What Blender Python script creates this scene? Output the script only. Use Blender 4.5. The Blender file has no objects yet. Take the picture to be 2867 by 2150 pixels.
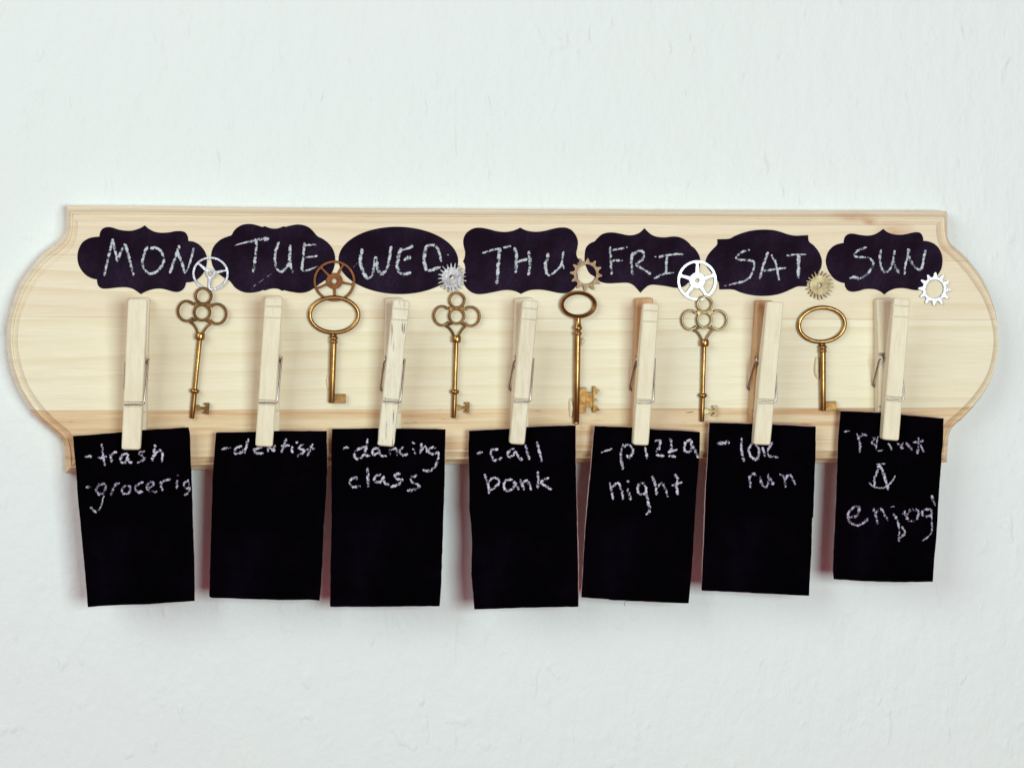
import bpy, bmesh, math, random
from mathutils import Vector, Matrix

random.seed(7)
SC = bpy.context.scene
COL = SC.collection
MM = 0.001

# ------------------------------------------------------------------ camera
F, CX, CY = 5200.0, 1433.5, 1075.0          # focal length and centre, photo pixels
FOOT = (768.0, 750.0)                        # pixel straight opposite the lens
CAMZ = 1.5
wy = Vector(((FOOT[0]-CX)/F, -(FOOT[1]-CY)/F, -1)).normalized()
wx = Vector(((42000-CX)/F, -(848-CY)/F, -1))
wx = (wx - wy*wx.dot(wy)).normalized()
wz = wx.cross(wy).normalized()
DIST = 0.877
CAMPOS = Vector((0, -DIST, CAMZ))
cam = bpy.data.cameras.new('camera')
cam.sensor_width = 36.0
cam.sensor_fit = 'HORIZONTAL'
cam.lens = F/2867*36.0
cam.clip_start = 0.01
cam.clip_end = 50
camo = bpy.data.objects.new('camera', cam)
COL.objects.link(camo)
camo.matrix_world = Matrix.Translation(CAMPOS) @ Matrix((wx, wy, wz)).to_4x4()
SC.camera = camo

# ------------------------------------------------------------------ light
W = bpy.data.worlds.new('World')
SC.world = W
W.use_nodes = True
bg = W.node_tree.nodes['Background']
bg.inputs[0].default_value = (1.0, 0.24, 0.30, 1)
bg.inputs[1].default_value = 0.24

def area(name, loc, target, size, power, color):
    l = bpy.data.lights.new(name, 'AREA')
    l.shape = 'RECTANGLE'
    l.size, l.size_y = size
    l.energy = power
    l.color = color
    o = bpy.data.objects.new(name, l)
    COL.objects.link(o)
    o.location = loc
    o.rotation_euler = (Vector(target)-Vector(loc)).to_track_quat('-Z', 'Y').to_euler()
    return o
area('window_light', (0.44, -1.25, 1.48), (0.15, 0, 1.50), (0.50, 0.42), 12.0, (0.78, 1.0, 0.975))
area('room_light', (-0.80, -0.92, 1.98), (0.0, 0, 1.55), (0.8, 0.9), 10.4, (0.80, 1.0, 0.975))

SC.view_settings.view_transform = 'Standard'
SC.view_settings.look = 'None'
SC.view_settings.exposure = 0.0
SC.view_settings.gamma = 1.0
SC.view_settings.use_curve_mapping = False

# ------------------------------------------------------------------ helpers
def P(px, py, d):
    """photo pixel -> the point of the plane d metres in front of the wall"""
    v = Vector(((px-CX)/F, -(py-CY)/F, -1))
    w = Vector((wx.dot(v), wy.dot(v), wz.dot(v)))
    t = (-d - CAMPOS.y)/w.y
    return CAMPOS + w*t

def tag(o, label=None, cat=None, group=None, kind=None):
    if label: o['label'] = label
    if cat: o['category'] = cat
    if group: o['group'] = group
    if kind: o['kind'] = kind
    return o

def empty(name, loc):
    o = bpy.data.objects.new(name, None)
    o.empty_display_size = 0.01
    COL.objects.link(o)
    o.location = loc
    return o

def build(name, bm, mats, parent=None, loc=None, smooth=None):
    """link bm (given in world space, or local space if loc is None) as one mesh object"""
    if loc is not None:
        for v in bm.verts: v.co -= loc
    me = bpy.data.meshes.new(name)
    bmesh.ops.recalc_face_normals(bm, faces=bm.faces[:])
    if smooth is not None:
        for f in bm.faces: f.smooth = True
        for e in bm.edges:
            if len(e.link_faces) == 2 and e.calc_face_angle(0) > smooth: e.smooth = False
    bm.to_mesh(me); bm.free()
    for m in (mats if isinstance(mats, (list, tuple)) else [mats]): me.materials.append(m)
    o = bpy.data.objects.new(name, me)
    COL.objects.link(o)
    if parent: o.parent = parent
    elif loc is not None: o.location = loc
    return o

def spline(pts, closed=False, step=6.0):
    """Catmull-Rom through pts; a third element 1 marks a corner"""
    n = len(pts)
    P2 = [(p[0], p[1]) for p in pts]
    cor = [len(p) > 2 and p[2] for p in pts]
    out = []
    m = n if closed else n-1
    for i in range(m):
        p1, p2 = P2[i], P2[(i+1) % n]
        p0 = P2[(i-1) % n] if (closed or i > 0) else p1
        p3 = P2[(i+2) % n] if (closed or i+2 < n) else p2
        if cor[i]: p0 = p1
        if cor[(i+1) % n]: p3 = p2
        L = math.dist(p1, p2)
        k = max(1, int(L/step))
        for j in range(k):
            t = j/k; t2 = t*t; t3 = t2*t
            out.append(tuple(0.5*((2*p1[a]) + (-p0[a]+p2[a])*t + (2*p0[a]-5*p1[a]+4*p2[a]-p3[a])*t2
                             + (-p0[a]+3*p1[a]-3*p2[a]+p3[a])*t3) for a in (0, 1)))
    if not closed: out.append(P2[-1])
    return out

def resample(poly, n):
    L = [0]
    for a, b in zip(poly, poly[1:]): L.append(L[-1]+math.dist(a, b))
    out = []; j = 0
    for i in range(n):
        s = L[-1]*i/(n-1)
        while j < len(L)-2 and L[j+1] < s: j += 1
        t = (s-L[j])/max(1e-9, L[j+1]-L[j])
        out.append(tuple(poly[j][a]+(poly[j+1][a]-poly[j][a])*t for a in range(len(poly[0]))))
    return out

def fill(bm, loops, mat=0):
    """planar fill of loops of BMVerts, inner loops are holes"""
    edges = []
    for lp in loops:
        for a, b in zip(lp, lp[1:]+lp[:1]):
            e = bm.edges.get((a, b)) or bm.edges.new((a, b))
            edges.append(e)
    r = bmesh.ops.triangle_fill(bm, use_beauty=True, use_dissolve=False, edges=edges)
    for g in r['geom']:
        if isinstance(g, bmesh.types.BMFace): g.material_index = mat

def offset2(loop, c):
    n = len(loop); out = []
    A = sum(loop[i][0]*loop[(i+1) % n][1]-loop[(i+1) % n][0]*loop[i][1] for i in range(n))
    sg = 1 if A > 0 else -1
    for i in range(n):
        a, b, d = loop[i-1], loop[i], loop[(i+1) % n]
        n1 = Vector((-(b[1]-a[1]), b[0]-a[0])); n2 = Vector((-(d[1]-b[1]), d[0]-b[0]))
        if n1.length < 1e-9 or n2.length < 1e-9: out.append(b); continue
        n1.normalize(); n2.normalize()
        m = (n1+n2)
        if m.length < 0.3: m = n1*1.0
        else: m = m/m.length_squared*2
        if m.length > 1.8: m = m.normalized()*1.8
        out.append((b[0]+m.x*c*sg, b[1]+m.y*c*sg))
    return out

def slab(bm, loops, y0, y1, c, to3, side_mat=0, face_mat=0):
    """extrude 2-D loops (first = outer) from back depth y0 to front depth y1, chamfer c at the front;
    to3(u, v, depth) gives the point"""
    fr, bk = [], []
    for k, lp in enumerate(loops):
        off = offset2(lp, c if k == 0 else -c) if c else lp
        vb = [bm.verts.new(to3(u, v, y0)) for u, v in lp]
        vm = [bm.verts.new(to3(u, v, y1-c)) for u, v in lp] if c else None
        vf = [bm.verts.new(to3(u, v, y1)) for u, v in off]
        rows = [vb, vm, vf] if c else [vb, vf]
        for r0, r1 in zip(rows, rows[1:]):
            n = len(r0)
            for i in range(n):
                f = bm.faces.new((r0[i], r0[(i+1) % n], r1[(i+1) % n], r1[i]))
                f.material_index = side_mat
        fr.append(vf); bk.append(vb)
    fill(bm, fr, face_mat)
    fill(bm, bk, face_mat)

def tube(bm, pts, r, n=8, flat=None, mat=0):
    """round bar along 3-D points; r a number or list; flat = depth factor along y"""
    pts = [Vector(p) for p in pts]
    rs = r if isinstance(r, (list, tuple)) else [r]*len(pts)
    rings = []; nrm = None
    for i, p in enumerate(pts):
        t = (pts[min(i+1, len(pts)-1)]-pts[max(i-1, 0)]).normalized()
        if nrm is None:
            nrm = t.orthogonal().normalized()
        nrm = (nrm - t*nrm.dot(t)).normalized()
        b = t.cross(nrm)
        rings.append([bm.verts.new(p+(nrm*math.cos(2*math.pi*k/n)+b*math.sin(2*math.pi*k/n))*rs[i]) for k in range(n)])
    for a, b in zip(rings, rings[1:]):
        for k in range(n):
            f = bm.faces.new((a[k], a[(k+1) % n], b[(k+1) % n], b[k])); f.material_index = mat
    bm.faces.new(rings[0][::-1]); bm.faces.new(rings[-1])

def lathe(bm, prof, x0, z0, x1, z1, yc, n=16):
    """turned bar: prof = (t, radius), t=0 at (x0,z0), t=1 at (x1,z1), axis at depth yc"""
    A, B = Vector((x0, yc, z0)), Vector((x1, yc, z1))
    t = (B-A).normalized(); u = Vector((0, 1, 0)); w = t.cross(u)
    rings = []
    for s, r in prof:
        c = A.lerp(B, s)
        rings.append([bm.verts.new(c+(u*math.cos(2*math.pi*k/n)+w*math.sin(2*math.pi*k/n))*r) for k in range(n)])
    for a, b in zip(rings, rings[1:]):
        for k in range(n): bm.faces.new((a[k], a[(k+1) % n], b[(k+1) % n], b[k]))
    bm.faces.new(rings[0][::-1]); bm.faces.new(rings[-1])

def ring(bm, cx, cz, rx, rz, sect, a0=0, a1=360, n=56):
    """closed section [(radial offset, depth y)] swept round an ellipse"""
    full = abs(a1-a0) >= 359.9
    k = n if full else n+1
    rows = []
    for i in range(k):
        a = math.radians(a0+(a1-a0)*i/n)
        nx, nz = math.cos(a)/rx, math.sin(a)/rz
        l = math.hypot(nx, nz); nx /= l; nz /= l
        rows.append([bm.verts.new((cx+rx*math.cos(a)+nx*o, y, cz+rz*math.sin(a)+nz*o)) for o, y in sect])
    m = len(sect)
    for i in range(n if full else n):
        A, B = rows[i], rows[(i+1) % k]
        for j in range(m): bm.faces.new((A[j], A[(j+1) % m], B[(j+1) % m], B[j]))
    if not full:
        bm.faces.new(rows[0][::-1]); bm.faces.new(rows[-1])

def oval(w, d, yc, n=10):
    return [(w*math.cos(2*math.pi*i/n), yc+d*math.sin(2*math.pi*i/n)) for i in range(n)]

# ------------------------------------------------------------------ materials
class NT:
    def __init__(self, name):
        self.m = bpy.data.materials.new(name); self.m.use_nodes = True
        self.t = self.m.node_tree; self.b = self.t.nodes['Principled BSDF']
        self.out = self.t.nodes['Material Output']
    def n(self, typ, **kw):
        x = self.t.nodes.new(typ)
        for k, v in kw.items(): setattr(x, k, v)
        return x
    def set(self, sock, v):
        if isinstance(v, bpy.types.NodeSocket): self.t.links.new(v, sock)
        elif isinstance(v, (tuple, list)) and len(v) == 3 and sock.type == 'RGBA': sock.default_value = (*v, 1)
        else: sock.default_value = v
    def coord(self, kind='Object'):
        return self.n('ShaderNodeTexCoord').outputs[kind]
    def vmath(self, op, a, b=None):
        x = self.n('ShaderNodeVectorMath', operation=op); self.set(x.inputs[0], a)
        if b is not None: self.set(x.inputs[1], b)
        return x.outputs[0]
    def math(self, op, a, b=None, c=None, clamp=False):
        x = self.n('ShaderNodeMath', operation=op, use_clamp=clamp); self.set(x.inputs[0], a)
        if b is not None: self.set(x.inputs[1], b)
        if c is not None: self.set(x.inputs[2], c)
        return x.outputs[0]
    def noise(self, vec, scale, detail=2, rough=0.5, dist=0.0):
        x = self.n('ShaderNodeTexNoise'); self.set(x.inputs['Vector'], vec)
        self.set(x.inputs['Scale'], scale); self.set(x.inputs['Detail'], detail)
        self.set(x.inputs['Roughness'], rough); self.set(x.inputs['Distortion'], dist)
        return x.outputs[0]
    def ramp(self, fac, stops, interp='LINEAR'):
        x = self.n('ShaderNodeValToRGB'); self.set(x.inputs[0], fac)
        cr = x.color_ramp; cr.interpolation = interp
        while len(cr.elements) < len(stops): cr.elements.new(0.5)
        for e, (p, c) in zip(cr.elements, stops):
            e.position = p; e.color = (c, c, c, 1) if isinstance(c, (int, float)) else (*c, 1)
        return x.outputs[0]
    def mix(self, fac, a, b, mode='MIX'):
        x = self.n('ShaderNodeMix', data_type='RGBA', blend_type=mode)
        self.set(x.inputs[0], fac); self.set(x.inputs[6], a); self.set(x.inputs[7], b)
        return x.outputs[2]
    def bump(self, h, dist, strength=1.0, normal=None):
        x = self.n('ShaderNodeBump'); self.set(x.inputs['Height'], h)
        x.inputs['Distance'].default_value = dist; x.inputs['Strength'].default_value = strength
        if normal is not None: self.set(x.inputs['Normal'], normal)
        return x.outputs[0]
    def sep(self, v):
        x = self.n('ShaderNodeSeparateXYZ'); self.set(x.inputs[0], v); return x.outputs
    def rnd(self):
        return self.n('ShaderNodeObjectInfo').outputs['Random']
    def bsdf(self, **kw):
        for k, v in kw.items(): self.set(self.b.inputs[k.replace('_', ' ')], v)

def mat_wall():
    N = NT('painted_wallpaper'); c = N.coord()
    big = N.noise(c, 3.0, 3)
    tone = N.noise(c, 18.0, 4, 0.6)
    col = N.mix(N.ramp(big, [(0.3, 0.0), (0.7, 1.0)]), (0.745, 0.785, 0.765), (0.76, 0.785, 0.78))
    col = N.mix(N.math('MULTIPLY', N.ramp(tone, [(0.45, 0.0), (0.75, 1.0)]), 0.25), col, (0.77, 0.79, 0.765))
    # woodchip: sparse oblong chips under the paint, soft roller texture
    cs = N.vmath('MULTIPLY', c, (1.0, 1.0, 0.55))
    warp = N.vmath('ADD', cs, N.vmath('MULTIPLY', N.n('ShaderNodeTexNoise').outputs[1], (0.0, 0, 0)))
    chips = N.ramp(N.noise(cs, 165.0, 1, 0.4, 0.15), [(0.60, 0.0), (0.82, 1.0)])
    mask = N.ramp(N.noise(c, 34.0, 1), [(0.46, 0.0), (0.62, 1.0)])
    chips = N.math('MULTIPLY', chips, mask)
    soft = N.noise(cs, 75.0, 3, 0.55)
    fine = N.noise(c, 900.0, 2)
    mid = N.noise(N.vmath('MULTIPLY', c, (1.0, 1.0, 0.8)), 240.0, 3, 0.6)
    h = N.math('ADD', N.math('MULTIPLY', chips, 0.30), N.math('MULTIPLY', soft, 0.55))
    h = N.math('ADD', h, N.math('ADD', N.math('MULTIPLY', fine, 0.03), N.math('MULTIPLY', mid, 0.17)))
    # paper seam
    x = N.sep(c)[0]
    wob = N.math('MULTIPLY', N.math('SUBTRACT', N.noise(c, 60.0, 2), 0.5), 0.0012)
    xs = P(1278, 1900, 0).x
    dd = N.math('ABSOLUTE', N.math('SUBTRACT', N.math('ADD', x, wob), xs))
    seam = N.ramp(N.math('MULTIPLY', dd, 1000.0), [(0.0, 1.0), (0.7, 0.0)])
    seam = N.math('MULTIPLY', seam, N.ramp(N.noise(c, 45.0, 2), [(0.45, 0.0), (0.6, 1.0)]))
    h = N.math('SUBTRACT', h, N.math('MULTIPLY', seam, 0.10))
    N.bsdf(Base_Color=col, Roughness=0.75, Normal=N.bump(h, 0.0024, 0.9))
    N.b.inputs['Specular IOR Level'].default_value = 0.25
    return N.m

def mat_board():
    N = NT('pine_glued_boards'); c = N.coord(); X, Y, Z = N.sep(c)
    zb = [P(1400, y, .016).z-CAMZ for y in (1262, 1143, 889, 720, 606)]
    # the glue lines run a touch off level
    zz = N.math('ADD', Z, N.math('MULTIPLY', X, 0.004))
    strip = 0.0
    for z in zb[1:4]:
        g = N.math('GREATER_THAN', zz, z)
        strip = g if strip == 0.0 else N.math('ADD', strip, g)
    off = N.n('ShaderNodeCombineXYZ')
    N.set(off.inputs[0], N.math('MULTIPLY', strip, 3.7)); N.set(off.inputs[2], N.math('MULTIPLY', strip, 1.31))
    co = N.vmath('ADD', c, off.outputs[0])
    warp = N.noise(N.vmath('MULTIPLY', co, (5.0, 1.0, 22.0)), 1.0, 2, 0.45)
    w2 = N.noise(N.vmath('MULTIPLY', co, (1.6, 1.0, 4.0)), 1.0, 1)
    zg = N.math('ADD', N.sep(co)[2], N.math('ADD', N.math('MULTIPLY', warp, 0.010), N.math('MULTIPLY', w2, 0.03)))
    per = N.math('MULTIPLY', zg, 1/0.0085)
    saw = N.math('FRACT', per)
    late = N.ramp(saw, [(0.0, 0.0), (0.55, 0.18), (0.90, 1.0), (0.97, 0.75), (1.0, 0.0)])
    amp = N.ramp(N.noise(N.vmath('MULTIPLY', co, (3.0, 1.0, 40.0)), 1.0, 2), [(0.35, 0.1), (0.7, 1.0)])
    late = N.math('MULTIPLY', late, amp)
    fib = N.noise(N.vmath('MULTIPLY', co, (45.0, 60.0, 1500.0)), 1.0, 3, 0.6)
    fib2 = N.noise(N.vmath('MULTIPLY', co, (14.0, 30.0, 320.0)), 1.0, 3, 0.6)
    base = N.ramp(N.math('DIVIDE', strip, 3.0), [(0.0, (0.81, 0.66, 0.44)), (0.2, (0.83, 0.755, 0.58)),
                                               (0.55, (0.83, 0.74, 0.57)), (0.9, (0.82, 0.71, 0.535))], 'CONSTANT')
    dark = N.ramp(N.math('DIVIDE', strip, 3.0), [(0.0, (0.54, 0.30, 0.125)), (0.2, (0.66, 0.53, 0.31)),
                                               (0.55, (0.65, 0.50, 0.30)), (0.9, (0.63, 0.46, 0.28))], 'CONSTANT')
    big = N.ramp(N.noise(N.vmath('MULTIPLY', co, (4.0, 1.0, 12.0)), 1.0, 2), [(0.35, 0.0), (0.72, 0.38)])
    col = N.mix(big, base, dark)
    col = N.mix(N.math('MULTIPLY', late, 0.54), col, dark)
    col = N.mix(N.ramp(fib, [(0.40, 0.0), (0.72, 0.36)]), col, dark)
    col = N.mix(N.ramp(fib2, [(0.5, 0.0), (0.8, 0.30)]), col, dark)
    # resin flecks, most of them in the bottom board
    fl = N.noise(N.vmath('MULTIPLY', co, (85.0, 1.0, 620.0)), 1.0, 2, 0.5, 0.3)
    low = N.math('LESS_THAN', strip, 0.5)
    thr = N.math('ADD', N.math('MULTIPLY', low, -0.125), 0.80)
    flm = N.math('MULTIPLY', N.math('SUBTRACT', fl, thr), 14.0, clamp=True)
    col = N.mix(N.math('MULTIPLY', flm, 0.9), col, (0.30, 0.125, 0.03))
    # long dark latewood streaks of the bottom board
    st = N.noise(N.vmath('MULTIPLY', co, (9.0, 1.0, 260.0)), 1.0, 2, 0.5, 0.2)
    stm = N.math('MULTIPLY', N.math('MULTIPLY', N.math('SUBTRACT', st, 0.50), 5.0, clamp=True), low)
    col = N.mix(N.math('MULTIPLY', stm, 0.8), col, (0.52, 0.26, 0.10))
    # glue lines
    for z in zb[1:4]:
        d = N.math('ABSOLUTE', N.math('SUBTRACT', zz, z))
        k = N.math('MULTIPLY', N.ramp(N.math('MULTIPLY', d, 1000.0), [(0.0, 1.0), (0.28, 0.0)]),
                   N.ramp(N.noise(N.vmath('MULTIPLY', c, (30.0, 1, 5)), 1.0, 2), [(0.35, 0.1), (0.65, 0.75)]))
        col = N.mix(k, col, (0.42, 0.25, 0.12))
    # knot stains at the upper right
    for px, py, sx, sz, s in ((2505, 650, 0.012, 0.0065, 0.85), (2440, 622, 0.005, 0.0020, 0.95), (2400, 606, 0.014, 0.0035, 0.7),
                             (2640, 715, 0.007, 0.006, 0.4)):
        p = P(px, py, .016); p.z -= CAMZ
        v = N.vmath('SUBTRACT', c, tuple(p))
        v = N.vmath('MULTIPLY', v, (1/sx, 0.0, 1/sz))
        v = N.vmath('ADD', v, N.vmath('MULTIPLY', N.vmath('SUBTRACT', N.n('ShaderNodeTexNoise').outputs[1], (.5, .5, .5)), (0.2, 0, 0.2)))
        ln = N.n('ShaderNodeVectorMath', operation='LENGTH'); N.set(ln.inputs[0], v)
        k = N.ramp(N.math('MULTIPLY', ln.outputs['Value'], 0.5), [(0.0, 1.0), (0.5, 0.0)])
        k = N.math('MULTIPLY', k, N.ramp(N.noise(N.vmath('MULTIPLY', c, (120, 1, 400)), 1.0, 3), [(0.3, 0.4), (0.65, 1.0)]))
        col = N.mix(N.math('MULTIPLY', k, s), col, (0.50, 0.24, 0.09))
    h = N.math('ADD', fib, N.math('MULTIPLY', late, 0.6))
    N.bsdf(Base_Color=col, Roughness=0.55, Normal=N.bump(h, 0.00012, 0.5))
    N.b.inputs['Specular IOR Level'].default_value = 0.3
    return N.m

def mat_pin(name, base, dark, streak=0.25, cracks=0.0, stain=None):
    N = NT(name); c = N.coord()
    co = N.vmath('ADD', c, N.vmath('MULTIPLY', (1.0, 1.0, 1.0), (1.0, 1.0, 1.0)))
    r = N.rnd(); cb = N.n('ShaderNodeCombineXYZ')
    for i in range(3): N.set(cb.inputs[i], N.math('MULTIPLY', r, 3.3+i))
    co = N.vmath('ADD', c, cb.outputs[0])
    g = N.noise(N.vmath('MULTIPLY', co, (520.0, 520.0, 22.0)), 1.0, 3, 0.6, 0.3)
    g2 = N.noise(N.vmath('MULTIPLY', co, (1900.0, 1900.0, 60.0)), 1.0, 3, 0.6)
    big = N.noise(co, 60.0, 2)
    col = N.mix(N.ramp(g, [(0.4, 0.0), (0.75, streak)]), base, dark)
    col = N.mix(N.ramp(g2, [(0.5, 0.0), (0.8, streak*0.8)]), col, dark)
    col = N.mix(N.ramp(big, [(0.35, 0.0), (0.7, 0.35)]), col, tuple(0.5*(a+b) for a, b in zip(base, dark)))
    if cracks:
        k = N.noise(N.vmath('MULTIPLY', co, (750.0, 300.0, 55.0)), 1.0, 2, 0.4, 0.4)
        col = N.mix(N.ramp(k, [(0.615, 0.0), (0.67, cracks)]), col, (0.22, 0.14, 0.09))
    if stain:
        k = N.noise(N.vmath('MULTIPLY', co, (130.0, 130.0, 40.0)), 1.0, 2, 0.5, 0.5)
        col = N.mix(N.ramp(k, [(0.42, 0.0), (0.60, 0.85)]), col, stain)
    N.bsdf(Base_Color=col, Roughness=0.6, Normal=N.bump(N.math('ADD', g2, g), 0.00012, 0.6))
    N.b.inputs['Specular IOR Level'].default_value = 0.3
    return N.m

def mat_metal(name, base, dark, rough=0.35, amount=0.5, scale=400.0, metallic=1.0, bump=0.00006):
    N = NT(name); c = N.coord()
    n1 = N.noise(c, scale, 4, 0.65)
    n2 = N.noise(c, scale*0.22, 2)
    f = N.math('MULTIPLY', N.math('ADD', n1, n2), 0.5)
    col = N.mix(N.ramp(f, [(0.38, 0.0), (0.66, amount)]), base, dark)
    N.bsdf(Base_Color=col, Metallic=metallic, Roughness=N.math('ADD', N.math('MULTIPLY', n1, 0.25), rough-0.1),
           Normal=N.bump(n1, bump, 0.7))
    return N.m

def mat_vinyl():
    N = NT('black_chalkboard_vinyl'); c = N.coord()
    d = N.noise(c, 45.0, 4, 0.6); g = N.noise(c, 1400.0, 2)
    dust = N.math('MULTIPLY', N.ramp(d, [(0.42, 0.0), (0.75, 1.0)]), N.ramp(g, [(0.35, 0.35), (0.7, 1.0)]))
    col = N.mix(N.math('MULTIPLY', dust, 0.45), (0.0095, 0.0042, 0.0105), (0.06, 0.038, 0.085))
    N.bsdf(Base_Color=col, Roughness=0.85)
    N.b.inputs['Specular IOR Level'].default_value = 0.04
    return N.m

def mat_card():
    N = NT('black_card_paper'); c = N.coord()
    d = N.noise(c, 30.0, 4, 0.6)
    col = N.mix(N.ramp(d, [(0.5, 0.0), (0.85, 0.4)]), (0.0012, 0.0008, 0.0013), (0.009, 0.005, 0.014))
    N.bsdf(Base_Color=col, Roughness=0.95)
    N.b.inputs['Specular IOR Level'].default_value = 0.0
    return N.m

def mat_plain(name, base, rough=0.7, spec=0.3, **kw):
    N = NT(name); c = N.coord()
    n = N.noise(c, 700.0, 3)
    N.bsdf(Base_Color=N.mix(N.ramp(n, [(0.3, 0.0), (0.7, 0.5)]), base, tuple(0.8*b for b in base)), Roughness=rough, **kw)
    N.b.inputs['Specular IOR Level'].default_value = spec
    return N.m

def mat_chalk(name, col, cover):
    """dry chalk: grains sit on the tooth of the paper, the rest stays bare"""
    N = NT(name); c = N.coord(); uv = N.coord('UV')
    v = N.sep(uv)[1]; u = N.sep(uv)[0]
    e = N.math('ABSOLUTE', N.math('SUBTRACT', N.math('MULTIPLY', v, 2.0), 1.0))
    g = N.math('ADD', N.math('MULTIPLY', N.noise(c, 1500.0, 2, 0.6), 0.70), N.math('MULTIPLY', N.noise(c, 520.0, 2), 0.75))
    g = N.math('ADD', g, N.math('MULTIPLY', N.math('SUBTRACT', 1.0, N.math('POWER', e, 2.5)), 0.22))
    g = N.math('ADD', g, cover)
    a = N.ramp(g, [(0.76, 0.0), (1.0, 1.0)])
    tr = N.n('ShaderNodeBsdfTransparent'); mx = N.n('ShaderNodeMixShader')
    N.bsdf(Base_Color=N.mix(N.noise(c, 1800.0, 2), col, tuple(0.8*x for x in col)), Roughness=0.95)
    N.b.inputs['Specular IOR Level'].default_value = 0.05
    N.set(mx.inputs[0], a); N.t.links.new(tr.outputs[0], mx.inputs[1]); N.t.links.new(N.b.outputs[0], mx.inputs[2])
    N.t.links.new(mx.outputs[0], N.out.inputs[0])
    return N.m

M = {
    'wall': mat_wall(), 'board': mat_board(), 'vinyl': mat_vinyl(), 'card': mat_card(),
    'card_edge': mat_plain('cut_card_edge', (0.40, 0.26, 0.26), 0.9, 0.1),
    'pin': mat_pin('pale_birch', (0.83, 0.76, 0.575), (0.60, 0.47, 0.29), 0.36),
    'pin_grain': mat_pin('streaky_birch', (0.83, 0.765, 0.59), (0.52, 0.40, 0.26), 0.55),
    'pin_rough': mat_pin('cracked_birch', (0.84, 0.79, 0.62), (0.56, 0.46, 0.32), 0.5, 0.9),
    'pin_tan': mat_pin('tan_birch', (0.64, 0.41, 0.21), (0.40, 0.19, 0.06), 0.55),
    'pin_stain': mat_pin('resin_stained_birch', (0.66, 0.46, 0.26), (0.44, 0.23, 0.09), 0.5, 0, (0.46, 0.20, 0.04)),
    'brass': mat_metal('antique_brass', (0.28, 0.145, 0.052), (0.11, 0.045, 0.013), 0.46, 0.9, 420),
    'brass_rod': mat_metal('polished_antique_brass', (0.42, 0.25, 0.09), (0.17, 0.075, 0.02), 0.30, 0.75, 380),
    'brass_lit': mat_metal('lit_antique_brass', (0.42, 0.315, 0.175), (0.20, 0.12, 0.05), 0.48, 0.85, 420),  # paler copy of the brass, reflected light put into its colour
    'copper': mat_metal('dark_copper', (0.165, 0.060, 0.024), (0.085, 0.028, 0.012), 0.45, 0.6, 300),
    'bronze': mat_metal('matt_bronze', (0.29, 0.185, 0.115), (0.17, 0.095, 0.05), 0.54, 0.6, 500),
    'oldgold': mat_metal('pitted_pale_brass', (0.40, 0.31, 0.185), (0.19, 0.115, 0.055), 0.52, 0.75, 330, 0.9, 0.0003),
    'oldgold_edge': mat_metal('shaded_brass_edge', (0.34, 0.14, 0.045), (0.2, 0.07, 0.02), 0.45, 0.5, 500),  # brown sides: the shade between the cog teeth is put into the colour
    'silver': mat_metal('bright_silver', (0.58, 0.56, 0.61), (0.27, 0.25, 0.29), 0.38, 0.75, 480, 0.9, 0.0004),
    'silver_pit': mat_metal('pitted_silver', (0.66, 0.63, 0.65), (0.20, 0.17, 0.18), 0.46, 0.95, 520, 0.85, 0.0012),
    'wire': mat_metal('spring_wire', (0.50, 0.43, 0.41), (0.30, 0.19, 0.16), 0.36, 0.4, 300, 1.0, 0.00001),
    'glue': mat_plain('clear_hot_glue', (0.72, 0.58, 0.40), 0.22, 0.35),
    'chalk': mat_chalk('white_chalk', (0.62, 0.65, 0.69), -0.005),
    'chalk_faint': mat_chalk('rubbed_chalk', (0.52, 0.50, 0.58), -0.05),
    'chalk_card': mat_chalk('chalk_on_card', (0.68, 0.62, 0.76), -0.04),
    'chalk_card_faint': mat_chalk('faint_chalk_on_card', (0.56, 0.48, 0.64), -0.07),
    'hair': mat_plain('dark_fibre', (0.08, 0.05, 0.05), 0.6, 0.3),
}

# ------------------------------------------------------------------ wall
bm = bmesh.new()
for x, z in ((-1.6, -1.5), (1.9, -1.5), (1.9, 1.4), (-1.6, 1.4)): bm.verts.new((x, 0, z))
bm.faces.new(bm.verts[:])
wall = build('wall', bm, M['wall'])
wall.location = (0, 0, CAMZ)
tag(wall, 'white painted woodchip wall behind the wooden plaque', 'wall', kind='structure')

# ------------------------------------------------------------------ wooden plaque
T = 0.016
out_top = [(186, 576), (400, 577), (800, 582), (1250, 585), (1600, 587), (1950, 589), (2250, 590), (2560, 590), (2640, 590), (2651, 591)]
out_right = [(2651, 591), (2654, 596), (2654, 625), (2654.5, 656), (2657, 670), (2663, 682), (2677, 694), (2696, 711), (2708, 723), (2727, 745), (2746, 771),
             (2768, 814), (2786, 865), (2795, 919), (2796, 970), (2786, 1033), (2768, 1080), (2737, 1127), (2698, 1170), (2670, 1194),
             (2659, 1217), (2655, 1249), (2653, 1295)]
out_bot = [(2653, 1295), (2300, 1296), (1640, 1296), (1300, 1299), (900, 1307), (575, 1315), (183, 1325)]
out_left = [(183, 1325), (181, 1269), (176, 1240), (163, 1222), (140, 1202), (116, 1183), (96, 1166), (72, 1137), (48, 1096), (31, 1053), (22, 1022),
            (16, 981), (15, 930), (18, 902), (27, 861), (39, 824), (55, 788), (72, 764), (96, 735), (118, 712), (135, 699), (164, 676), (180, 658),
            (186, 634), (186, 600), (186, 576)]
in_top = [(218, 620), (400, 621), (800, 624), (1250, 626), (1600, 628), (1950, 630), (2250, 631), (2560, 631), (2618, 631), (2621, 631)]
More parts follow.
